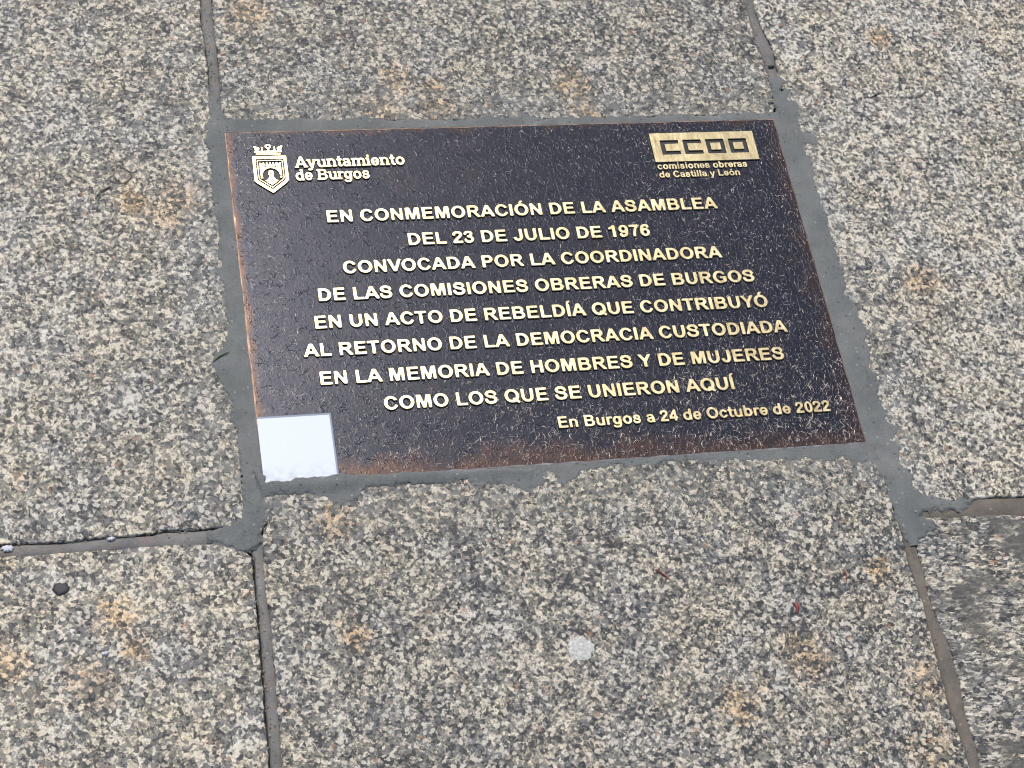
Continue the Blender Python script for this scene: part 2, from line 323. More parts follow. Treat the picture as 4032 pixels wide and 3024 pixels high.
FRESH = mortar('fresh_grey_mortar', (0.134, 0.142, 0.138), (0.190, 0.197, 0.190), brush=1.1)
OLD = mortar('old_joint_mortar', (0.150, 0.150, 0.145), (0.225, 0.222, 0.212), off=(3, 1, 0), pink=0.38)
OLD_BROWN = mortar('old_joint_mortar_brown', (0.120, 0.106, 0.088), (0.178, 0.162, 0.138), off=(5, 1, 0), pink=0.35)

# ------------------------------------------------------------ the pavement: bed sheet, slabs, joints
BED = -0.016
bed = mesh_obj('pavement', [(-60, -60, BED), (60, -60, BED), (60, 60, BED), (-60, 60, BED)], [(0, 1, 2, 3)],
               mortar('mortar_bed', (0.06, 0.06, 0.058), (0.10, 0.098, 0.094)))
bed['kind'] = 'structure'

def resample(pts, step):
    out = []
    n = len(pts)
    for i in range(n):
        a, b = Vector(pts[i]), Vector(pts[(i + 1) % n])
        L = (b - a).length
        s = step if L < 0.75 else 0.02
        k = max(1, int(L / s))
        for j in range(k):
            out.append(a.lerp(b, j / k))
    return out

def ragged(pts, amp, f, seed):
    """push every outline point along its normal by fractal noise"""
    n = len(pts)
    out = []
    for i, p in enumerate(pts):
        t = (pts[(i + 1) % n] - pts[i - 1])
        nrm = Vector((t.y, -t.x)).normalized() if t.length else Vector((0, 0))
        q = Vector((p.x * f, p.y * f, seed))
        out.append(p + nrm * amp * (noise.noise(q) + 0.6 * noise.noise(q * 2.7)))
    return out

def area(pts):
    return 0.5 * sum(pts[i - 1].x * pts[i].y - pts[i].x * pts[i - 1].y for i in range(len(pts)))

def inset(pts, d):
    n = len(pts)
    out = []
    for i, p in enumerate(pts):
        t = (pts[(i + 2) % n] - pts[i - 2])
        nrm = Vector((-t.y, t.x)).normalized()
        out.append(p + nrm * d)
    return out

def slab(pts, mat, z=0.0, parent=bed, name='paving_slab', step=0.0022, amp=0.0011, cham=0.0016):
    p = [Vector(q) for q in pts]
    if area(p) < 0: p.reverse()
    p = ragged(resample(p, step), amp, 160, z * 1000 + len(pts))
    n = len(p)
    i1, i2 = inset(p, cham * 0.35), inset(p, cham)
    v = [(q.x, q.y, BED + 0.0005) for q in p] + [(q.x, q.y, z - cham) for q in p] + \
        [(q.x, q.y, z - cham * 0.3) for q in i1] + [(q.x, q.y, z) for q in i2]
    f = []
    for r in range(3):
        for i in range(n):
            j = (i + 1) % n
            f.append((r * n + i, r * n + j, (r + 1) * n + j, (r + 1) * n + i))
    from mathutils.geometry import delaunay_2d_cdt
    cv, _, cf, *_r = delaunay_2d_cdt([Vector((q.x, q.y)) for q in i2], [], [list(range(n))], 1, 1e-6)
    base_i = len(v)
    v += [(q.x, q.y, z) for q in cv]
    for t in cf:
        a_, b_, c_ = (cv[k] for k in t[:3])
        if (b_.x - a_.x) * (c_.y - a_.y) - (b_.y - a_.y) * (c_.x - a_.x) < 0: t = t[::-1]
        f.append(tuple(base_i + k for k in t))
    return mesh_obj(name, v, f, mat, parent)

def near(x0, x1, y0, y1):
    out = []
    for i, (x, y) in enumerate(ORANGE):
        if x0 < x < x1 and y0 < y < y1:
            out.append((x, y, 0.016 + 0.022 * ((i * 37) % 10) / 10, 0.35 + 0.45 * ((i * 53) % 10) / 10))
    return out

G_A = granite('granite_left', (0, 0, 0), dark=0.0, stains=near(-1, -0.012, -0.045, 1))
G_B = granite('granite_top', (2.3, 1, 0), dark=0.03, stains=near(0, 0.6, 0.41, 1), lo=0.06)
G_C = granite('granite_bottom', (5.1, 2, 0), dark=0.03, stains=near(-0.01, 0.603, -1, -0.02), lo=0.03)
G_D = granite('granite_lower_left', (8.7, 4, 0), dark=-0.02, warm=0.25, stains=near(-1, -0.012, -1, -0.045))
G_E = granite('granite_right', (1.7, 7, 0), white=0.045, stains=near(0.604, 2, -0.07, 1))
G_F = granite('granite_lower_right', (3.9, 6, 0), dark=0.02, streak=(0.66, 1.3, 1), film=0.85)

LW, RW, FAR, NEARY = -0.612, 1.212, 0.78, -0.96
slabA = slab([q for q in A[1:-1]] + [(LW, -0.045), (LW, FAR), (-0.0094, FAR)], G_A)
slabD = slab([(LW, -0.053)] + D[1:-1] + [(-0.021, NEARY), (LW, NEARY)], G_D, z=-0.0004)
B = [(q[0], 0.4075) if q[1] < 0.44 and 0.003 < q[0] < 0.5965 else q for q in B]
slabB = slab(B[1:-1] + [(0.6065 - 0.0085, FAR), (0.0025, FAR)], G_B, z=0.0003)
slabE = slab([(0.607, FAR)] + E[1:-1] + [(RW, -0.070), (RW, FAR)], G_E, z=0.0002)
slabF = slab([(RW, -0.088)] + F[1:-1] + [(0.6096, NEARY), (RW, NEARY)], G_F, z=-0.0006)
C = [q for q in C if q[1] < -0.03 or not (-0.005 < q[0] < 0.5986)]
kC = next(i for i in range(1, len(C)) if C[i][0] < 0.3 and C[i - 1][0] > 0.3)
C[kC:kC] = [(0.5965, -0.040), (0.5950, -0.0025), (-0.0050, -0.0025), (-0.0070, -0.030), (-0.0080, -0.050)]
slabC = slab([(0.5986, NEARY)] + C[1:-1] + [(-0.0115, NEARY)], G_C, z=0.0005)
# the pavement goes on round the framed part
for (x0, x1, ys) in [(-1.224, -0.622, (-1.3, -0.43, 0.25, 0.95, 1.6)), (-0.612, -0.012, (0.79, 1.45, 2.1)), (-0.612, -0.022, (-1.7, -0.97)),
                     (0.0, 0.6, (0.79, 1.3, 1.95)), (-0.010, 0.6, (-1.6, -0.97)), (0.609, 1.212, (0.79, 1.5, 2.1)), (0.609, 1.212, (-1.8, -0.97)),
                     (1.222, 1.82, (-1.1, -0.5, 0.12, 0.7, 1.4)), (1.83, 2.43, (-0.8, -0.1, 0.55, 1.2))]:
    for k in range(len(ys) - 1):
        slab([(x0, ys[k] + 0.005), (x1, ys[k] + 0.005), (x1, ys[k + 1] - 0.005), (x0, ys[k + 1] - 0.005)],
             random.choice([G_A, G_B, G_D, G_E]), z=random.uniform(-0.0006, 0.0006), step=0.012)

def strip(xy, mat, z=-0.0025, gap=0.0, name='joint_mortar'):
    """old pointing: a low rounded band between two traced edges"""
    left, right = xy
    m = 160
    def walk(pl, n):
        pl = [Vector(p) for p in pl]
        L = [0]
        for i in range(1, len(pl)): L.append(L[-1] + (pl[i] - pl[i - 1]).length)
        out = []
        for k in range(n):
            s = L[-1] * k / (n - 1)
            i = max(1, next((j for j in range(1, len(L)) if L[j] >= s - 1e-9), len(L) - 1))
            out.append(pl[i - 1].lerp(pl[i], (s - L[i - 1]) / max(1e-9, L[i] - L[i - 1])))
        return out
    a, b = walk(left, m), walk(right, m)
    v, f = [], []
    prof = [(0.0, -0.010), (0.03, -0.0012), (0.2, 0.0), (0.5, 0.0003), (0.8, 0.0), (1.0, -0.0015)]
    K = len(prof)
    for i in range(m):
        d = (b[i] - a[i])
        for (u, dz) in prof:
            nz = noise.noise(Vector((a[i].x * 90, a[i].y * 90, u * 2)))
            s = (u if gap == 0 else gap / d.length * (1 + 0.8 * nz) + u * (1 - gap / d.length))
            q = a[i] + d * s
            v.append((q.x, q.y, z + dz + 0.0006 * nz + 0.0004 * noise.noise(Vector((a[i].x * 300, a[i].y * 300, u * 6)))))
    for i in range(m - 1):
        for k in range(K - 1):
            f.append((i * K + k, i * K + k + 1, (i + 1) * K + k + 1, (i + 1) * K + k))
    o = mesh_obj(name, v, f, mat, bed, smooth=True)
    return o
e = 0.001
strip(([(-0.0094, FAR)] + A[1:6], [(0.0025 + e, FAR)] + [(p[0] + e, p[1]) for p in B[1:8]]), OLD, gap=0.0010)
strip(([(0.6065 - 0.0085, FAR)] + B[::-1][1:12], [(0.607 + e, FAR)] + [(p[0] + e, p[1]) for p in E[1:7]]), OLD, z=-0.0018, gap=0.0012)
strip(([(LW, -0.045)] + [p for p in A[::-1] if p[1] < -0.03][1:], [(LW, -0.053 - e)] + [(p[0], p[1] - e) for p in D[1:7]]), OLD, z=-0.0016, gap=0.0014)
strip(([(-0.0215, -0.050)] + D[8:-1] + [(-0.021, NEARY)], [(-0.0065, -0.046)] + [(p[0] + e, p[1]) for p in C if p[0] < 0.1 and p[1] < -0.05][0:-1] + [(-0.0105, NEARY)]), OLD, z=-0.0018, gap=0.0018)
strip(([p for p in C[::-1] if p[0] > 0.5 and p[1] < -0.075] + [(0.5986, NEARY)], [(p[0] + e, p[1]) for p in F if p[0] < 0.7][1:-1] + [(0.6106, NEARY)]), OLD_BROWN, z=-0.0012)
strip(([(0.610, -0.066)] + [(p[0], p[1] + e) for p in E[::-1][1:5]][::-1] + [(RW, -0.070 + e)], [(0.612, -0.084)] + [(p[0], p[1] - e) for p in F[1:4]][::-1] + [(RW, -0.088 - e)]), OLD_BROWN, z=-0.0016)

# ------------------------------------------------------------ fresh mortar: a height field whose ragged edge laps over the stone
PW, PH = 0.591, 0.400
def poly_sd(poly, X, Y):
    """signed distance (inside positive)"""
    P = np.array(poly)
    d = np.full(X.shape, 1e9)
    ins = np.zeros(X.shape, bool)
    for i in range(len(P)):
        ax, ay = P[i - 1]; bx, by = P[i]
        ex, ey = bx - ax, by - ay
        L = ex * ex + ey * ey + 1e-15
        t = np.clip(((X - ax) * ex + (Y - ay) * ey) / L, 0, 1)
        d = np.minimum(d, (X - ax - t * ex) ** 2 + (Y - ay - t * ey) ** 2)
        c = ((ay > Y) != (by > Y)) & (X < (bx - ax) * (Y - ay) / (by - ay + 1e-15) + ax)
        ins ^= c
    d = np.sqrt(d)
    return np.where(ins, d, -d)

rng = np.random.default_rng(5)
def vnoise(X, Y, cell, seed):
    r = np.random.default_rng(seed).random((256, 256)) * 2 - 1
    gx, gy = X / cell + 1000.3, Y / cell + 1000.7
    ix, iy = np.floor(gx).astype(int), np.floor(gy).astype(int)
    fx, fy = gx - ix, gy - iy
    fx, fy = fx * fx * (3 - 2 * fx), fy * fy * (3 - 2 * fy)
    g = lambda a, b: r[a % 256, b % 256]
    return (g(ix, iy) * (1 - fx) + g(ix + 1, iy) * fx) * (1 - fy) + (g(ix, iy + 1) * (1 - fx) + g(ix + 1, iy + 1) * fx) * fy

st = 0.0009
gx = np.arange(-0.055, 0.700, st)
gy = np.arange(-0.112, 0.490, st)
X, Y = np.meshgrid(gx, gy)
S = poly_sd(MORTAR, X, Y)
S = S + 0.0022 * vnoise(X, Y, 0.0075, 1) + 0.0020 * vnoise(X, Y, 0.0032, 2) + 0.0011 * vnoise(X, Y, 0.0016, 3)
sm = lambda t: np.clip(t, 0, 1) ** 2 * (3 - 2 * np.clip(t, 0, 1))
Z = -0.0012 + 0.0021 * sm((S + 0.0012) / 0.0042) + 0.00025 * vnoise(X, Y, 0.02, 4) + 0.00008 * vnoise(X, Y, 0.003, 5)
CV = poly_sd(COVER, X, Y) + 0.0007 * vnoise(X, Y, 0.006, 6) + 0.0006 * vnoise(X, Y, 0.0025, 7)
PLATE_Z = 0.0014
dx = np.maximum(0.0 - X, X - PW); dy = np.maximum(0.0 - Y, Y - PH)
box = np.where((dx > 0) & (dy > 0), np.hypot(np.maximum(dx, 0), np.maximum(dy, 0)), np.maximum(dx, dy))   # outside positive
cover_z = PLATE_Z - 0.0004 + 0.0026 * sm((CV + 0.0002) / 0.0020) + 0.00015 * vnoise(X, Y, 0.004, 8)
cover_z = np.where(X < 0.075, cover_z + 0.0016 * sm((CV + 0.0002) / 0.0015), cover_z)
blend = sm((box + 0.012) / 0.024)                          # falls back to joint level away from the plate
top = np.where(CV > -0.0006, np.maximum(Z, cover_z * (1 - sm((box - 0.002) / 0.014)) + Z * sm((box - 0.002) / 0.014)), Z)
hide = (box < -0.0015) & (CV < -0.0006)                    # under the bronze plate
Zf = np.where(hide, -0.003, top)
keep = (S > -0.0015) & ~((box < -0.004) & (CV < -0.001))
H, Wd = X.shape
kc = keep[:-1, :-1] & keep[1:, :-1] & keep[:-1, 1:] & keep[1:, 1:]
idx = np.arange(H * Wd).reshape(H, Wd)
q = np.stack([idx[:-1, :-1][kc], idx[:-1, 1:][kc], idx[1:, 1:][kc], idx[1:, :-1][kc]], 1)
used, inv = np.unique(q, return_inverse=True)
verts = np.stack([X.ravel()[used], Y.ravel()[used], Zf.ravel()[used]], 1)
fm = mesh_obj('fresh_mortar', verts.tolist(), inv.reshape(q.shape).tolist(), FRESH, bed, smooth=True)
fm['label'] = 'fresh smooth grey mortar bedding the bronze plaque'

# ------------------------------------------------------------ bronze plaque
plaque = link(bpy.data.objects.new('commemorative_plaque', None))
plaque.location = (0, 0, PLATE_Z)
thing(plaque, 'dark bronze commemorative plaque with raised golden Spanish lettering set in granite pavement', 'plaque')
# plate with a worn bevelled rim
bv, bw = 0.0009, 0.0011
def rim(dd, z, wob=0.0):
    pts = []
    n1, n2 = 110, 76
    per = [(i / n1 * PW, 0) for i in range(n1)] + [(PW, i / n2 * PH) for i in range(n2)] + \
          [(PW - i / n1 * PW, PH) for i in range(n1)] + [(0, PH - i / n2 * PH) for i in range(n2)]
    for (a, b) in per:
        a2 = min(max(a, dd), PW - dd); b2 = min(max(b, dd), PH - dd)
        k = wob * (0.6 + noise.noise(Vector((a * 70, b * 70, 3))) + 0.5 * noise.noise(Vector((a * 250, b * 250, 7))))
        a2 += k if a == 0 else (-k if a == PW else 0)
        b2 += k if b == 0 else (-k if b == PH else 0)
        pts.append((a2, b2, z))
    return pts
r0, r1, r2 = rim(0, -0.012), rim(0, -0.0007), rim(bw, 0.0, 0.0007)
n = len(r0)
fs = [(r * n + i, r * n + (i + 1) % n, (r + 1) * n + (i + 1) % n, (r + 1) * n + i) for r in range(2) for i in range(n)]
fs.append(tuple(range(2 * n, 3 * n)))
plate = mesh_obj('plate', r0 + r1 + r2, fs, [PATINA, EDGE, EDGE_LIGHT], plaque)
for i, pl in enumerate(plate.data.polygons):
    pl.material_index = (2 if i - n < 110 else 1) if n <= i < 2 * n else 0

# ------------------------------------------------------------ glyphs as masks -> contours -> bevelled castings
U = 6.0                                                     # mask cell in font units (cap height 716)
def grid(w, lo=-260, hi=980, pad=60):
    xs = np.arange(-pad, w + pad, U); ys = np.arange(lo, hi, U)
    return np.meshgrid(xs, ys)
class G:
    def __init__(s, w, **k): s.X, s.Y = grid(w, **k); s.m = np.zeros(s.X.shape, bool)
    def bar(s, x0, x1, y0, y1): return (s.X >= x0) & (s.X <= x1) & (s.Y >= y0) & (s.Y <= y1)
    def ell(s, cx, cy, rx, ry): return ((s.X - cx) / rx) ** 2 + ((s.Y - cy) / ry) ** 2 <= 1
    def poly(s, pts):
        P = pts; ins = np.zeros(s.X.shape, bool)
        for i in range(len(P)):
            ax, ay = P[i - 1]; bx, by = P[i]
            if ay != by: ins ^= ((ay > s.Y) != (by > s.Y)) & (s.X < (bx - ax) * (s.Y - ay) / (by - ay) + ax)
        return ins
    def stroke(s, pts, th, smooth=True, flat=True):
        P = [np.array(p, float) for p in pts]
        if smooth:
            Q = [2 * P[0] - P[1]] + P + [2 * P[-1] - P[-2]]
            out = []
            for i in range(1, len(Q) - 2):
                for t in np.linspace(0, 1, 7, endpoint=False):
                    a, b, c, d = Q[i - 1], Q[i], Q[i + 1], Q[i + 2]
                    out.append(0.5 * ((2 * b) + (c - a) * t + (2 * a - 5 * b + 4 * c - d) * t * t + (3 * b - a - 3 * c + d) * t ** 3))
            out.append(P[-1]); P = out
        d = np.full(s.X.shape, 1e9)
        for i in range(1, len(P)):
            (ax, ay), (bx, by) = P[i - 1], P[i]
            ex, ey = bx - ax, by - ay; L = ex * ex + ey * ey + 1e-9
            t = ((s.X - ax) * ex + (s.Y - ay) * ey) / L
            tc = np.clip(t, 0, 1)
            dd = (s.X - ax - tc * ex) ** 2 + (s.Y - ay - tc * ey) ** 2
            if flat and i == 1: dd = np.where(t < 0, 1e9, dd)
            if flat and i == len(P) - 1: dd = np.where(t > 1, 1e9, dd)
            d = np.minimum(d, dd)
        return d <= (th / 2) ** 2

def acute(g, x, y=760):
    return g.poly([(x - 62, y), (x + 18, y + 150), (x + 178, y + 150), (x + 40, y)])

def glyph(ch):
    """(advance, mask object): bold grotesque letterforms drawn from bars, ellipses and strokes"""
    adv = dict(A=722, B=722, C=722, D=722, E=667, G=778, H=722, I=278, J=556, L=611, M=833, N=722, O=778, P=667, Q=778, R=722, S=667,
               T=611, U=722, V=667, Y=667, a=556, b=611, c=556, d=611, e=556, g=611, i=278, l=278, m=889, n=611, o=611, r=389, s=556,
               t=333, u=611, y=556)
    base = {'Ó': 'O', 'Í': 'I', 'ó': 'o'}.get(ch, ch)
    w = adv.get(base, 556)
    g = G(w)
    b, el, po, stk = g.bar, g.ell, g.poly, g.stroke
    c = base
    if c == 'A': m = po([(0, 0), (280, 716), (438, 716), (722, 0), (562, 0), (500, 163), (212, 163), (152, 0)]) & ~po([(258, 284), (358, 545), (456, 284)])
    elif c == 'B':
        m = b(73, 430, 0, 716) | el(430, 528, 200, 188) | el(445, 206, 227, 206)
        m &= ~(b(221, 405, 433, 597) | el(405, 515, 82, 82)) & ~(b(221, 430, 121, 316) | el(430, 218.5, 95, 97.5))
        m &= ~po([(640, 372), (760, 420), (760, 372)])
    elif c == 'C': m = el(375, 358, 328, 370) & ~el(385, 358, 186, 247) & ~po([(400, 358), (528, 478), (680, 522), (900, 600), (900, 100), (680, 212), (530, 262)])
    elif c == 'D': m = (b(73, 330, 0, 716) | (el(330, 358, 342, 358) & b(330, 800, 0, 716))) & ~(b(221, 320, 121, 595) | (el(320, 358, 200, 237) & b(320, 800, 0, 716)))
    elif c == 'E': m = b(73, 221, 0, 716) | b(73, 604, 595, 716) | b(73, 570, 312, 430) | b(73, 618, 0, 121)
    elif c == 'G':
        m = el(388, 358, 344, 370) & ~el(395, 358, 196, 247)
        m &= ~po([(400, 388), (545, 496), (700, 545), (900, 600), (900, 388)]) & ~b(566, 900, -50, 388)
        m |= b(400, 712, 268, 388) | (b(572, 712, 92, 388)) | po([(572, 92), (712, 92), (560, 18), (500, 100), (572, 150)])
    elif c == 'H': m = b(73, 221, 0, 716) | b(500, 648, 0, 716) | b(73, 648, 312, 434)
    elif c == 'I': m = b(66, 214, 0, 716)
    elif c == 'J': m = b(338, 486, 225, 716) | (el(254, 225, 232, 237) & ~el(254, 235, 84, 122) & (g.Y < 232) & ~b(-60, 160, 232, 400))
    elif c == 'L': m = b(76, 222, 0, 716) | b(76, 580, 0, 121)
    elif c == 'M': m = po([(70, 0), (70, 716), (286, 716), (416, 228), (545, 716), (762, 716), (762, 0), (628, 0), (628, 560), (486, 0), (346, 0), (204, 560), (204, 0)])
    elif c == 'N': m = po([(74, 0), (74, 716), (215, 716), (512, 238), (512, 716), (648, 716), (648, 0), (502, 0), (208, 470), (208, 0)])
    elif c == 'O': m = el(389, 358, 346, 370) & ~el(389, 358, 194, 246)
    elif c == 'P': m = (b(73, 400, 270, 716) | b(73, 221, 0, 716) | el(400, 493, 218, 223)) & ~(b(221, 385, 391, 595) | el(385, 493, 84, 102))
    elif c == 'Q': m = (el(389, 358, 346, 370) & ~el(389, 358, 194, 246)) | stk([(430, 215), (560, 110), (725, -20)], 112, False)
    elif c == 'R':
        m = (b(73, 435, 306, 716) | b(73, 221, 0, 716) | el(440, 511, 206, 205)) & ~(b(221, 420, 421, 595) | el(420, 508, 78, 87))
        m |= po([(330, 320), (450, 330), (540, 255), (722, 0), (544, 0), (416, 190), (345, 285), (300, 306)])
    elif c in 'Ss':
        P = [(545, 492), (510, 590), (430, 645), (325, 660), (205, 640), (132, 560), (138, 485), (200, 425), (330, 380), (470, 335), (545, 265), (545, 180), (470, 88), (330, 54), (195, 78), (120, 150), (98, 240)]
        if c == 'S': m = stk(P, 134)
        else: m = stk([(x * 0.765 + 12, yy * 0.725) for x, yy in P], 112)
    elif c == 'T': m = b(21, 590, 595, 716) | b(231, 381, 0, 716)
    elif c == 'U': m = b(72, 220, 275, 716) | b(500, 648, 275, 716) | (el(360, 280, 288, 292) & ~el(360, 275, 140, 165) & (g.Y <= 281))
    elif c == 'V': m = po([(0, 716), (158, 716), (338, 190), (512, 716), (667, 716), (410, 0), (256, 0)])
    elif c == 'Y': m = po([(0, 716), (173, 716), (336, 441), (497, 716), (667, 716), (408, 301), (408, 0), (259, 0), (259, 302)])
    elif c == '1': m = b(258, 402, 0, 719) | po([(77, 470), (77, 598), (200, 650), (285, 719), (402, 719), (402, 560), (265, 545), (180, 500)])
    elif c in '69':
        m = (el(277, 475, 240, 243) & ~el(272, 480, 100, 122)) | stk([(447, 475), (440, 320), (385, 110), (262, 50), (150, 62), (108, 165)], 130)
        if c == '6':
            m = m[:, :]
            g2 = G(w); Xr, Yr = 554 - g.X, 706 - g.Y
            gg = G(w); gg.X, gg.Y = Xr, Yr
            m = (gg.ell(277, 475, 240, 243) & ~gg.ell(272, 480, 100, 122)) | gg.stroke([(447, 475), (440, 320), (385, 110), (262, 50), (150, 62), (108, 165)], 130)
    elif c == '7': m = po([(41, 716), (511, 716), (511, 612), (400, 450), (345, 260), (320, 0), (180, 0), (205, 220), (270, 430), (350, 591), (41, 591)])
    elif c == '2': m = stk([(95, 500), (130, 610), (270, 655), (410, 610), (432, 500), (380, 395), (250, 275), (130, 150), (85, 50)], 132) & ~b(-60, 25, -60, 800) | b(25, 508, 0, 127)
    elif c == '3': m = stk([(92, 525), (140, 620), (270, 655), (395, 612), (415, 520), (350, 420), (235, 388)], 122) | stk([(235, 378), (370, 360), (448, 220), (395, 100), (270, 52), (140, 90), (92, 205)], 126)
    elif c == '0': m = el(276, 353, 238, 365) & ~el(276, 353, 98, 248)
    elif c == '4': m = po([(27, 264), (27, 144), (320, 144), (320, 0), (453, 0), (453, 144), (535, 144), (535, 264), (453, 264), (453, 719), (335, 719)]) & ~po([(155, 264), (320, 264), (320, 510)])
    elif c == 'n': m = b(66, 203, 0, 519) | b(407, 544, 0, 330) | (el(310, 325, 234, 205) & ~el(305, 318, 102, 110) & (g.Y >= 322))
    elif c == 'm': m = b(66, 203, 0, 519) | b(378, 512, 0, 330) | b(690, 826, 0, 330) | (el(290, 325, 222, 205) & ~el(290, 318, 88, 110) & (g.Y >= 322)) | (el(600, 325, 226, 205) & ~el(600, 318, 90, 110) & (g.Y >= 322))
    elif c == 'u': m = b(405, 542, 0, 519) | b(67, 204, 190, 519) | (el(301, 194, 234, 205) & ~el(306, 201, 102, 110) & (g.Y <= 197))
    elif c == 'o': m = el(305, 260, 268, 271) & ~el(305, 260, 126, 156)
    elif c == 'e': m = ((el(278, 260, 250, 271) & ~el(278, 260, 108, 168)) | b(60, 520, 205, 300)) & ~po([(290, 205), (600, 205), (600, 110), (520, 135), (390, 165)])
    elif c == 'c': m = el(288, 260, 250, 271) & ~el(292, 260, 112, 160) & ~po([(320, 260), (395, 335), (600, 380), (600, 140), (395, 190)])
    elif c == 'a': m = stk([(88, 385), (150, 455), (280, 468), (385, 430), (405, 330)], 112) | b(350, 487, 0, 350) | b(420, 525, 0, 60) | (el(240, 152, 205, 164) & ~el(262, 150, 88, 66))
    elif c == 'd': m = b(404, 541, 0, 716) | (el(290, 260, 250, 271) & ~el(295, 260, 108, 158))
    elif c == 'b': m = b(66, 203, 0, 716) | (el(316, 260, 250, 271) & ~el(311, 260, 108, 158))
    elif c == 'g': m = b(409, 546, -10, 519) | (el(275, 265, 235, 266) & ~el(285, 268, 100, 150)) | stk([(478, 0), (450, -105), (370, -145), (260, -152), (150, -140), (85, -75)], 108)
    elif c == 'r': m = b(66, 203, 0, 519) | stk([(140, 300), (180, 420), (265, 468), (395, 452)], 118)
    elif c == 't': m = b(90, 227, 110, 680) | b(8, 318, 410, 519) | stk([(158, 170), (180, 75), (240, 52), (318, 58)], 108)
    elif c == 'i': m = b(72, 209, 0, 519) | b(72, 209, 592, 716)
    elif c == 'l': m = b(72, 209, 0, 716)
    elif c == 'y': m = po([(8, 519), (154, 519), (280, 150), (402, 519), (545, 519), (340, -40), (210, -60)]) | stk([(300, 40), (250, -110), (170, -155), (60, -145)], 112)
    else: raise KeyError(ch)
    if ch == 'Ó': m |= acute(g, 360)
    if ch == 'Í': m |= acute(g, 125)
    if ch == 'ó': m |= acute(g, 280, 590)
    return w, g, m

SERIF = {'A': [(-30, 215, 0, 90), (505, 750, 0, 90)], 'y': [(-30, 210, 430, 519), (350, 585, 430, 519)], 'u': [(-20, 205, 430, 519), (330, 542, 430, 519), (500, 600, 0, 90)],
         'n': [(0, 203, 430, 519), (0, 270, 0, 88), (350, 610, 0, 88)], 't': [(40, 90, 410, 519)], 'm': [(0, 203, 430, 519), (0, 260, 0, 88), (330, 560, 0, 88), (640, 890, 0, 88)],
         'i': [(-10, 209, 430, 519), (0, 285, 0, 88)], 'd': [(330, 541, 630, 716), (500, 600, 0, 88)], 'B': [(0, 300, 0, 100), (0, 300, 616, 716)], 'r': [(0, 203, 430, 519), (0, 290, 0, 88)],
         'g': [(500, 620, 430, 519)]}

def blur(m, k):
    a = m.astype(float)
    ker = np.exp(-np.arange(-3 * k, 3 * k + 1) ** 2 / (2.0 * k * k)); ker /= ker.sum()
    for ax in (0, 1):
        a = np.apply_along_axis(lambda r: np.convolve(r, ker, 'same'), ax, a)
    return a

def contours(F, lvl):
    """marching squares -> closed loops in cell coordinates"""
    F = F.copy(); F[0, :] = F[-1, :] = 0; F[:, 0] = F[:, -1] = 0
    ins = F > lvl
    seg = {}
    Hh, Ww = F.shape
    cs = ins[:-1, :-1] * 1 + ins[:-1, 1:] * 2 + ins[1:, 1:] * 4 + ins[1:, :-1] * 8
    T = {1: [(3, 0)], 2: [(0, 1)], 3: [(3, 1)], 4: [(1, 2)], 5: [(3, 2), (1, 0)], 6: [(0, 2)], 7: [(3, 2)],
         8: [(2, 3)], 9: [(2, 0)], 10: [(0, 3), (2, 1)], 11: [(2, 1)], 12: [(1, 3)], 13: [(1, 0)], 14: [(0, 3)]}
    def key(i, j, e):
        return {0: (i, j, 0), 1: (i, j + 1, 1), 2: (i + 1, j, 0), 3: (i, j, 1)}[e]
    for i, j in zip(*np.nonzero((cs > 0) & (cs < 15))):
        for a, b in T[int(cs[i, j])]:
            seg[key(i, j, a)] = key(i, j, b)
    def pt(k):
        i, j, d = k
        if d == 0: t = (lvl - F[i, j]) / (F[i, j + 1] - F[i, j]); return (j + t, i)
        t = (lvl - F[i, j]) / (F[i + 1, j] - F[i, j]); return (j, i + t)
    loops = []
    while seg:
        s, nx = next(iter(seg.items()))
        lp = []
        k = s
        while k in seg:
            lp.append(pt(k)); k = seg.pop(k)
        if len(lp) > 7: loops.append(lp)
    return loops

def simplify(lp, tol=0.10):
    """Douglas-Peucker on a closed loop"""
    P = np.array(lp)
    n = len(P)
    far = int(np.argmax(((P - P[0]) ** 2).sum(1)))
    keep = {0, far}
    st_ = [(0, far), (far, n)]
    while st_:
        a, c_ = st_.pop()
        if c_ - a < 2: continue
        A_, B_ = P[a], P[c_ % n]
        d = B_ - A_
        L = math.hypot(*d) + 1e-9
        q = P[a + 1:c_] - A_
        e_ = np.abs(q[:, 0] * d[1] - q[:, 1] * d[0]) / L
        k = int(np.argmax(e_))
        if e_[k] > tol:
            k += a + 1
            keep.add(k); st_ += [(a, k), (k, c_)]
    return [Vector(P[k]) for k in sorted(keep)]

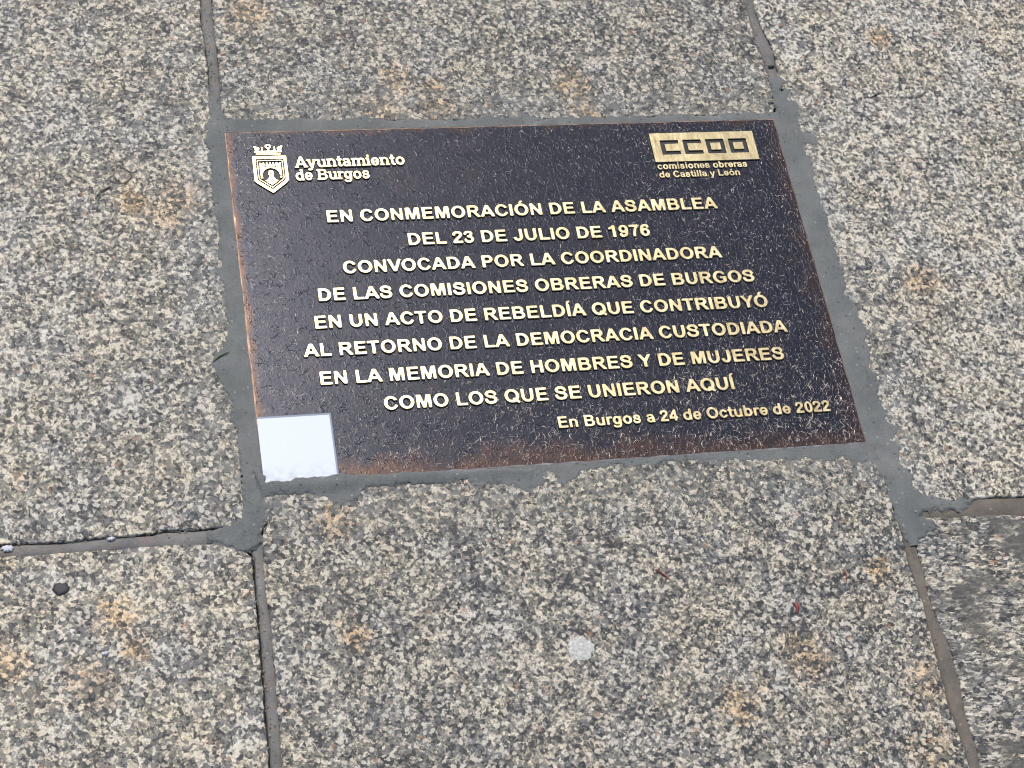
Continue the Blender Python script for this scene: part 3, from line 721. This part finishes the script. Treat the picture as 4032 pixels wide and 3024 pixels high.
def casting(name, F, lvl, sx, x0, y0, height, bevel, mats, zcut=0.0006):
    """field F -> bevelled raised mesh; side faces get mats[1]"""
    cu = bpy.data.curves.new('outline', 'CURVE')
    cu.dimensions = '2D'
    cu.fill_mode = 'BOTH'
    for lp in contours(F, lvl):
        lp = simplify(lp)
        if len(lp) < 4: continue
        s = cu.splines.new('POLY')
        s.points.add(len(lp) - 1)
        for p, q in zip(s.points, lp):
            p.co = (x0 + q.x * sx, y0 + q.y * sx, 0, 1)
        s.use_cyclic_u = True
    cu.extrude = height / 2 - bevel
    cu.bevel_depth = bevel
    cu.bevel_resolution = 1
    cu.offset = -bevel
    ob = bpy.data.objects.new('tmp', cu)
    COL.objects.link(ob)
    dg = bpy.context.evaluated_depsgraph_get()
    me = bpy.data.meshes.new_from_object(ob.evaluated_get(dg))
    bpy.data.objects.remove(ob)
    me.name = name
    me.transform(Matrix.Translation((0, 0, height / 2)))
    # nothing below the plate shows
    bm = bmesh.new(); bm.from_mesh(me)
    bmesh.ops.delete(bm, geom=[f for f in bm.faces if f.calc_center_median().z < height * 0.06], context='FACES')
    bm.to_mesh(me); bm.free()
    me.materials.clear()
    for m in mats: me.materials.append(m)
    if len(mats) > 1:
        for p in me.polygons:
            p.material_index = 1 if abs(p.normal.z) < 0.25 else 0
    return me

GL = {}
EM = 0.001                                                  # glyph meshes are made with 1000 font units = 1 m * EM * 20
UNIT = 0.0215 / 1000                                         # metres per font unit of the cached meshes
def glyph_mesh(ch, slab_serif=False, fat=0.17):
    k = (ch, slab_serif)
    if k not in GL:
        w, g, m = glyph(ch)
        if slab_serif:
            for s in SERIF.get(ch, []): m = m | g.bar(*s)
        F = blur(m, 4)
        GL[k] = (w, casting('letter', F, fat, U * UNIT, g.X[0, 0] * UNIT, g.Y[0, 0] * UNIT, 0.0018, 0.00055, [BRASS, SIDE]))
    return GL[k]

NLET = 0
def text_line(body, x0, x1, y, cap, label, slab_serif=False, zs=1.0, fat=0.17):
    """one cast line: an anchor with a mesh per character, fitted between x0 and x1"""
    global NLET
    ln = link(bpy.data.objects.new('inscription_line', None), plaque)
    ln['label'] = label
    ln.location = (x0, y, 0)
    kern = {'LA': -30, 'AY': -50, 'AS': 0, 'VO': -30, 'YÓ': -30}
    pos, cx = [], 0
    for i, ch in enumerate(body):
        if ch == ' ': cx += 278; continue
        w, me = glyph_mesh(ch, slab_serif, fat)
        pos.append((ch, cx, me)); cx += w
        cx += kern.get(body[i:i + 2], 0)
    xs = [v.co.x for v in pos[0][2].vertices]; xe = [v.co.x for v in pos[-1][2].vertices]
    lo = min(xs) / UNIT; hi = pos[-1][1] + max(xe) / UNIT
    k = (x1 - x0) / ((hi - lo) * UNIT)
    ky = cap / ((716 + 38) * UNIT)
    for j, (ch, px, me) in enumerate(pos):
        o = bpy.data.objects.new('letter', me)
        link(o, ln)
        o.location = ((px - lo) * UNIT * k, 19 * UNIT * ky, (0.00012 if j % 2 else 0.0) + random.uniform(0, 0.00003))
        o.scale = (k, ky, zs)
        NLET += 1
    print('line', body[:12], 'k/ky', round(k / ky, 3), round(cap * 1000, 1))
    return ln

CAP = 0.0149
text_line('EN CONMEMORACIÓN DE LA ASAMBLEA', 0.0915, 0.5010, 0.2838, CAP, 'first line of the dedication, in raised capitals')
text_line('DEL 23 DE JULIO DE 1976', 0.1692, 0.4212, 0.2530, CAP, 'second line of the dedication, with the 1976 date')
text_line('CONVOCADA POR LA COORDINADORA', 0.1003, 0.4920, 0.2227, CAP, 'third line of the dedication, in raised capitals')
text_line('DE LAS COMISIONES OBRERAS DE BURGOS', 0.0726, 0.5203, 0.1921, CAP, 'fourth line of the dedication, in raised capitals')
text_line('EN UN ACTO DE REBELDÍA QUE CONTRIBUYÓ', 0.0656, 0.5276, 0.1611, CAP, 'fifth line of the dedication, in raised capitals')
text_line('AL RETORNO DE LA DEMOCRACIA CUSTODIADA', 0.0515, 0.5408, 0.1302, CAP, 'sixth line of the dedication, in raised capitals')
text_line('EN LA MEMORIA DE HOMBRES Y DE MUJERES', 0.0636, 0.5296, 0.0989, CAP, 'seventh line of the dedication, in raised capitals')
text_line('COMO LOS QUE SE UNIERON AQUÍ', 0.1206, 0.4710, 0.0680, CAP, 'last line of the dedication, in raised capitals')
text_line('En Burgos a 24 de Octubre de 2022', 0.2848, 0.5628, 0.0372, 0.0128, 'smaller date line in upper and lower case')
text_line('Ayuntamiento', 0.0664, 0.1795, 0.3517, 0.0142, 'city council name in slab serif letters', True)
text_line('de Burgos', 0.0660, 0.1412, 0.3359, 0.0138, 'second line of the council name in slab serif letters', True)
text_line('comisiones obreras', 0.4460, 0.5455, 0.3362, 0.0085, 'small lettering under the brass logo panel', zs=0.8)
text_line('de Castilla y León', 0.4458, 0.5352, 0.3255, 0.0085, 'lowest small lettering under the brass logo panel', zs=0.8)
print('letters', NLET)

# ---- brass logo panel with four sunk block letters (two open, two closed), built from bars so the sinks are real
panel_root = link(bpy.data.objects.new('logo_panel', None), plaque)
panel_root['label'] = 'raised brass rectangle with sunk block letters CCOO'
c0 = 0.00025
gpx = np.arange(0.4435, 0.5635, c0); gpy = np.arange(0.3435, 0.3855, c0)
PX, PY = np.meshgrid(gpx, gpy)
def rb(x0, x1, y0, y1): return (PX >= x0) & (PX <= x1) & (PY >= y0) & (PY <= y1)
pm = rb(0.4452, 0.5614, 0.3453, 0.3834)
t = 0.0042
for i, xx in enumerate((0.4553, 0.4806, 0.5061, 0.5316)):
    w_ = 0.0200; ya, yb = 0.3551, 0.3734
    hole = rb(xx, xx + w_, yb - t, yb) | rb(xx, xx + w_, ya, ya + t) | rb(xx, xx + t, ya, yb)
    if i > 1: hole |= rb(xx + w_ - t, xx + w_, ya, yb)
    pm &= ~hole
me = casting('panel', blur(pm, 1), 0.5, c0, gpx[0], gpy[0], 0.0017, 0.0004, [BRASS_PANEL, SIDE])
link(bpy.data.objects.new('panel', me), panel_root)
fl = mesh_obj('sunk_ground', [(0.4455, 0.3456, 0.00015), (0.5611, 0.3456, 0.00015), (0.5611, 0.3831, 0.00015), (0.4455, 0.3831, 0.00015)], [(0, 1, 2, 3)], RECESS, panel_root)

# ---- coat of arms: shield bands, castle and bust, crown
arms = link(bpy.data.objects.new('coat_of_arms', None), plaque)
arms['label'] = 'raised crowned shield with a castle beside the council name'
c1 = 0.00016
ax_ = np.arange(0.020, 0.065, c1); ay_ = np.arange(0.317, 0.387, c1)
g = G(10); g.X, g.Y = np.meshgrid(ax_ * 1000, ay_ * 1000)      # millimetres
def shield(s):
    cx, cy = 42.1, 347
    P = [(24.9, 368.0), (59.6, 367.7), (59.6, 337.2), (57.0, 334.0), (42.1, 321.6), (27.2, 334.0), (24.7, 336.8)]
    return g.poly([(cx + (x - cx) * s, cy + (y - cy) * (s if y < 347 else s * 1.0) + 0) for x, y in P])
outer = shield(1.0) & ~shield(0.80)
band = shield(0.745) & ~shield(0.685)
field = shield(0.625)
castle = g.bar(31.5, 53.0, 347.5, 353.5) | g.bar(31.0, 36.8, 340, 358.5) | g.bar(47.6, 53.4, 340, 358.5) | g.bar(37.5, 47, 349, 357)
for xx in (31.0, 34.6, 38.0, 41.3, 44.6, 47.9, 51.4): castle |= g.bar(xx, xx + 1.9, 356, 359.6)
arch = g.ell(42.2, 343.0, 8.6, 9.4)
castle &= ~arch
bust = g.ell(42.2, 345.6, 2.9, 3.8) | g.bar(39.9, 44.5, 346.5, 349.6) | g.poly([(40.4, 343), (44, 343), (46.4, 338.8), (51.0, 335.8), (50.6, 334.4), (42.2, 329.0), (33.6, 334.4), (33.4, 335.8), (38.0, 338.8)])
bust &= ~(g.bar(36, 48.5, 336.2, 336.7) | g.bar(38, 46.5, 332.8, 333.3) | g.bar(41.0, 43.4, 345.6, 346.1))
castle = (castle | bust) & field
castle &= ~(g.bar(30, 54, 353.8, 354.4)) & ~g.bar(30, 37, 342.6, 343.3) & ~g.bar(47.4, 54, 342.6, 343.3)
crown = g.poly([(29.0, 368.9), (54.4, 368.9), (54.4, 371.0), (29.0, 371.0)]) | g.poly([(28.0, 371.7), (55.6, 371.7), (56.0, 374.2), (27.6, 374.2)])
crown |= (g.ell(42.2, 379.4, 3.3, 3.2) & ~g.ell(42.2, 379.4, 1.1, 1.1)) | g.poly([(40.8, 374), (43.6, 374), (43.2, 378), (41.2, 378)])
for s in (-1, 1):
    crown |= (g.ell(42.2 + s * 11.2, 376.8, 2.6, 2.4) & ~g.ell(42.2 + s * 11.0, 377.0, 0.8, 0.8)) | g.ell(42.2 + s * 13.4, 379.2, 1.5, 1.3)
    crown |= g.poly([(42.2 + s * 9, 374), (42.2 + s * 13, 374), (42.2 + s * 13.2, 377), (42.2 + s * 10, 377)])
    crown |= g.poly([(42.2 + s * 5.2, 374), (42.2 + s * 7.6, 374), (42.2 + s * 6.6, 378.4), (42.2 + s * 5.8, 378.4)]) | g.ell(42.2 + s * 6.3, 378.2, 1.0, 1.0)
for nm, mk, bevel in (('shield_border', outer, 0.0003), ('shield_line', band, 0.00022), ('castle_relief', castle, 0.0002), ('crown', crown, 0.00025)):
    me = casting(nm, blur(mk, 1), 0.5, c1, ax_[0], ay_[0], 0.0017, bevel, [BRASS, SIDE])
    link(bpy.data.objects.new(nm, me), arms)
sp_ = [(27.0, 366.0), (57.4, 365.7), (57.4, 338.0), (42.1, 324.6), (26.9, 338.0)]
mesh_obj('shield_ground', [(a / 1000, b_ / 1000, 0.00025) for a, b_ in sp_], [(4, 3, 2, 1, 0)], RECESS, arms)

# ---- fine cast veins: short crooked ridges left all over the plate
def ss(a, b, t):
    t = min(max((t - a) / (b - a), 0), 1); return t * t * (3 - 2 * t)
def veins(name, count, dens, mat, wid, seed, lenr, hgt):
    r = random.Random(seed)
    v, f = [], []
    made = tries = 0
    while made < count and tries < count * 20:
        tries += 1
        x, y = r.uniform(0.003, PW - 0.003), r.uniform(0.003, PH - 0.003)
        if r.random() > dens(x / PW, y / PH, x, y): continue
        if x < 0.072 and y < 0.072: continue
        fld = noise.noise(Vector((x * 28, y * 28, seed)))
        ang = math.pi * 1.3 * fld + r.gauss(0, 0.9)
        if x < 0.03: ang = r.gauss(0, 0.45)
        L = (lenr[0] + (lenr[1] - lenr[0]) * r.random() ** 1.9) * (2.0 if r.random() < 0.04 else 1)
        L *= 1 + 0.7 * ss(0.35, 0.12, y / PH) + 0.3 * (x < 0.05)
        k = max(2, int(L / 0.0010))
        w = wid * (0.5 + 0.95 * r.random() ** 1.6)
        px, py = x, y
        c = len(v)
        bend = r.gauss(0, 0.25)
        ok = True
        pts = []
        for i in range(k + 1):
            pts.append((px, py, ang))
            ang += bend + r.gauss(0, 0.42)
            px += math.cos(ang) * L / k; py += math.sin(ang) * L / k
            if not (0.002 < px < PW - 0.002 and 0.002 < py < PH - 0.002): break
        if len(pts) < 3: continue
        for i, (qx, qy, a) in enumerate(pts):
            t_ = i / (len(pts) - 1)
            ww = w * (0.35 + 0.65 * math.sin(math.pi * min(max(t_, 0.08), 0.92))) * r.uniform(0.7, 1.2)
            nx, ny = -math.sin(a) * ww / 2, math.cos(a) * ww / 2
            v += [(qx + nx, qy + ny, -0.00003), (qx, qy, hgt), (qx - nx, qy - ny, -0.00003)]
        for i in range(len(pts) - 1):
            b_ = c + i * 3
            f += [(b_, b_ + 1, b_ + 4, b_ + 3), (b_ + 1, b_ + 2, b_ + 5, b_ + 4)]
        made += 1
    o = mesh_obj(name, v, f, mat, plaque)
    o['kind'] = 'stuff'
    return o
def dens_b(u, v, x, y):
    d = 0.16 + 0.75 * ss(0.50, 0.80, u) + 0.55 * ss(0.40, 0.12, v) + 1.25 * ss(0.13, 0.02, u) + 0.2 * ss(0.93, 0.99, v)
    d *= 0.45 + 0.95 * max(0, 0.5 + noise.noise(Vector((x * 22, y * 22, 5))) + 0.4 * noise.noise(Vector((x * 60, y * 60, 9))))
    return d * 0.75
def dens_d(u, v, x, y): return 0.7
veins('pale_surface_veins', 6800, dens_b, VEIN, 0.00064, 11, (0.0010, 0.0058), 0.00012)
veins('dark_surface_veins', 900, dens_d, VEIN_DARK, 0.0008, 12, (0.002, 0.007), 0.00024)

# ------------------------------------------------------------ small white plate let into the plaque's corner (left blank)
WM = NT('white_enamel')
dirt = WM.noise(120, 5, 0.7)
xw, yw = WM.sepx(WM.P, 0), WM.sepx(WM.P, 1)
low = WM.n('ShaderNodeMapRange', {'Value': WM.math('ADD', yw, WM.math('MULTIPLY', WM.noise(90, 4, 0.7), 0.02)), 'From Min': 0.012, 'From Max': 0.030, 'To Min': 1.0, 'To Max': 0.0}).outputs[0]
col = WM.mix(WM.math('MULTIPLY', low, WM.ramp(dirt, [(0.42, 0.0), (0.6, 0.6)])), (0.60, 0.66, 0.75), (0.36, 0.37, 0.38))
col = WM.mix(WM.ramp(WM.noise(300, 3, 0.7), [(0.68, 0.0), (0.74, 0.35)]), col, (0.5, 0.5, 0.52))
WM.set(Base_Color=col, Roughness=0.45, Specular_IOR_Level=0.4)
GREYE = NT('plate_edge_grey').set(Base_Color=(0.13, 0.17, 0.25), Roughness=0.4).m
wp = link(bpy.data.objects.new('small_plate', None))
wp.location = (0, 0, PLATE_Z)
thing(wp, 'small blank white square plate in the lower left corner of the bronze plaque', 'plate')
def box_ring(x0, x1, y0, y1, z0, z1, b, mats, name, parent):
    v = [(x0, y0, z0), (x1, y0, z0), (x1, y1, z0), (x0, y1, z0), (x0, y0, z1 - b), (x1, y0, z1 - b), (x1, y1, z1 - b), (x0, y1, z1 - b),
         (x0 + b, y0 + b, z1), (x1 - b, y0 + b, z1), (x1 - b, y1 - b, z1), (x0 + b, y1 - b, z1)]
    f = [(0, 1, 5, 4), (1, 2, 6, 5), (2, 3, 7, 6), (3, 0, 4, 7), (4, 5, 9, 8), (5, 6, 10, 9), (6, 7, 11, 10), (7, 4, 8, 11), (8, 9, 10, 11)]
    return mesh_obj(name, v, f, mats, parent)
box_ring(0.0004, 0.0700, -0.001, 0.0690, 0.0002, 0.0016, 0.0004, GREYE, 'backing', wp)
box_ring(0.0004 + 0.0001, 0.0680, -0.0009, 0.0664, 0.0010, 0.0024, 0.0002, WM.m, 'face', wp)

# ------------------------------------------------------------ litter on the stones
def blob(name, cx, cy, r, h, mat, label, cat, seed, ax=1.0, z=0.0004, hole=False, rough=0.25):
    v, f = [(cx, cy, z + h)], []
    N, K = 84, 6
    for k in range(1, K + 1):
        for i in range(N):
            a = 2 * math.pi * i / N
            rr = r * (1 + rough * noise.noise(Vector((math.cos(a) * 2.2, math.sin(a) * 2.2, seed))) + rough * 0.5 * noise.noise(Vector((math.cos(a) * 7, math.sin(a) * 7, seed))) + rough * 0.3 * noise.noise(Vector((math.cos(a) * 19, math.sin(a) * 19, seed))))
            s = k / K
            zz = z + h * (1 - s ** 4) + h * 0.35 * noise.noise(Vector((cx * 900 + s * math.cos(a) * 3, cy * 900 + s * math.sin(a) * 3, seed))) * (1 - s) - (0.0006 if k == K else 0)
            v.append((cx + rr * s * math.cos(a) * ax, cy + rr * s * math.sin(a) / ax, zz))
    for i in range(N): f.append((0, 1 + i, 1 + (i + 1) % N))
    for k in range(K - 1):
        for i in range(N):
            a, b = 1 + k * N + i, 1 + k * N + (i + 1) % N
            f.append((a, a + N, b + N, b))
    o = mesh_obj(name, v, f, mat, smooth=True)
    return thing(o, label, cat)

def plain(name, c, rough=0.7, var=0.25, sc=400):
    M = NT(name)
    nz = M.noise(sc, 4, 0.7)
    M.set(Base_Color=M.mix(1.0, c, M.ramp(nz, [(0.3, 1 - var), (0.7, 1 + var)]), 'MULTIPLY'), Roughness=rough)
    M.bump(nz, 0.5, 0.0006)
    return M.m
blob('chewing_gum', GUM[0][0], GUM[0][1], 0.0130, 0.0009, plain('old_white_gum', (0.47, 0.47, 0.44), 0.75, 0.45, 380), 'flattened whitish chewing gum on the slab below the plaque', 'chewing gum', 3, ax=1.03)
blob('chewing_gum', TAR[0][0], TAR[0][1], 0.0066, 0.0009, plain('black_gum', (0.028, 0.030, 0.034), 0.6, 0.4, 600), 'small black gum spot on the lower left slab', 'chewing gum', 8, ax=1.1)
CH = plain('white_stone_chip', (0.55, 0.57, 0.60), 0.6)
for (p, lab, s) in ((CHIP[0], 'larger white stone chip in the left mortar joint at the picture edge', 0.0040), (CHIP[1], 'white stone chip midway along the left mortar joint', 0.0024),
                    (CHIP[2], 'bluish white fleck lying alone on the lower left slab', 0.0024)):
    blob('stone_chip', p[0], p[1], s, 0.0012, CH, lab, 'stone chip', s * 1000, ax=1.3, z=0.0, rough=0.5)
DK = plain('dark_grit', (0.02, 0.022, 0.026), 0.6)
for (p, lab) in ((CHIP2[0], 'dark grain of grit at the corner above the plaque, beside the joint'), (CHIP2[1], 'dark grain of grit in the upper right mortar joint')):
    blob('grit_grain', p[0], p[1], 0.0028, 0.0011, DK, lab, 'grit', p[0] * 9, ax=1.35, z=0.0, rough=0.4)

def tube(name, pts, r, mat, label, cat, z=0.0012, taper=True, flat=1.0):
    P = [Vector((p[0], p[1], z + 0.0006 * math.sin(i * 1.7))) for i, p in enumerate(pts)]
    Q = [P[0] * 2 - P[1]] + P + [P[-1] * 2 - P[-2]]
    pl = []
    for i in range(1, len(Q) - 2):
        for t_ in (0, 0.25, 0.5, 0.75):
            a, b, c, d = Q[i - 1], Q[i], Q[i + 1], Q[i + 2]
            pl.append(0.5 * ((2 * b) + (c - a) * t_ + (2 * a - 5 * b + 4 * c - d) * t_ * t_ + (3 * b - a - 3 * c + d) * t_ ** 3))
    pl.append(P[-1])
    v, f = [], []
    N = 6
    for i, p in enumerate(pl):
        t_ = (pl[min(i + 1, len(pl) - 1)] - pl[max(i - 1, 0)]).normalized()
        s = t_.cross(Vector((0, 0, 1))).normalized()
        u = i / (len(pl) - 1)
        rr = r * (0.25 + 0.75 * math.sin(math.pi * min(max(u, 0.1), 0.9))) if taper else r
        for k in range(N):
            a = 2 * math.pi * k / N
            w = p + s * math.cos(a) * rr + Vector((0, 0, 1)) * math.sin(a) * rr * flat
            v.append(tuple(w))
    for i in range(len(pl) - 1):
        for k in range(N):
            f.append((i * N + k, i * N + (k + 1) % N, (i + 1) * N + (k + 1) % N, (i + 1) * N + k))
    f.append(tuple(range(N))); f.append(tuple(range((len(pl) - 1) * N, len(pl) * N)))
    return thing(mesh_obj(name, v, f, mat, smooth=True), label, cat)
RED = plain('red_brown_plant', (0.22, 0.045, 0.03), 0.5)
tube('dry_leaf', RED1, 0.0009, RED, 'thin reddish needle leaf on the slab below the word UNIERON', 'leaf', flat=0.5)
tube('dry_leaf', RED2, 0.0008, RED, 'thin curved red leaf right of the bud scale on the bottom slab', 'leaf', flat=0.5)
tube('bud_scale', RED3, 0.0019, RED, 'red brown bud scale on the lower right of the bottom slab', 'bud scale', flat=0.5)
tube('grass_blade', GRASS, 0.0009, plain('green_grass', (0.06, 0.12, 0.03), 0.5), 'short green grass blade lying on the mortar left of the plaque', 'grass blade', z=0.0018, flat=0.4)
BR = plain('brown_twig', (0.10, 0.065, 0.045), 0.7)
tube('twig', TWIG, 0.0007, BR, 'thin brown twig lying on the left slab beside the curled one', 'twig')
tube('twig', LOOP, 0.0005, BR, 'fine curled brown twig on the left slab', 'twig')
tube('twig', TWIG2, 0.0008, DK, 'short dark twig on the upper right slab', 'twig')
tube('twig', TWIG3, 0.0007, BR, 'pale brown twig on the upper right slab, right of the dark one', 'twig')
tube('twig', LEAF, 0.0009, DK, 'black sliver on the lower left slab below the gum spot', 'twig')

for o in list(COL.objects):
    base_name = o.name.split('.')[0]
    if o.parent is None and base_name in ('twig', 'stone_chip', 'grit_grain', 'chewing_gum', 'dry_leaf'):
        o['group'] = {'twig': 'twigs lying on the stones', 'stone_chip': 'pale stone chips', 'grit_grain': 'dark grains of grit',
                      'chewing_gum': 'chewing gum spots on the slabs', 'dry_leaf': 'reddish dry leaves on the bottom slab'}[base_name]

# loose sand caught in the joints and on the slabs
rs = random.Random(21)
v, f = [], []
lines = [(A[1:6], 0.006), ([p for p in A[::-1] if p[1] < -0.03], -0.004), (D[8:-1], 0.004), ([p for p in F if p[0] < 0.7], -0.003), (B[::-1][1:12], 0.003)]
for n_ in range(520):
    if n_ < 260:
        pl, off = rs.choice(lines)
        k = rs.randrange(len(pl) - 1); t_ = rs.random()
        x = pl[k][0] * (1 - t_) + pl[k + 1][0] * t_ + off * rs.random() + rs.gauss(0, 0.002)
        y = pl[k][1] * (1 - t_) + pl[k + 1][1] * t_ + rs.gauss(0, 0.002); z = -0.001
    else:
        x, y, z = rs.uniform(-0.26, 0.95), rs.uniform(-0.36, 0.60), 0.0004
        if -0.04 < x < 0.63 and -0.03 < y < 0.43: continue
    s = rs.uniform(0.0004, 0.0011)
    c = len(v)
    pts = [(1, 0, 0), (0.3, 0.9, 0.1), (-0.8, 0.6, 0), (-0.7, -0.7, 0.1), (0.5, -0.9, 0), (0.1, 0.1, 0.9)]
    for p in pts: v.append((x + p[0] * s * rs.uniform(0.7, 1.3), y + p[1] * s * rs.uniform(0.7, 1.3), z + p[2] * s))
    for k in range(5): f.append((c + k, c + (k + 1) % 5, c + 5))
sand = mesh_obj('sand_grains', v, f, plain('sand', (0.26, 0.24, 0.20), 0.8, 0.7, 60))
sand['kind'] = 'stuff'
sand['label'] = 'loose sand grains scattered over joints and slabs'
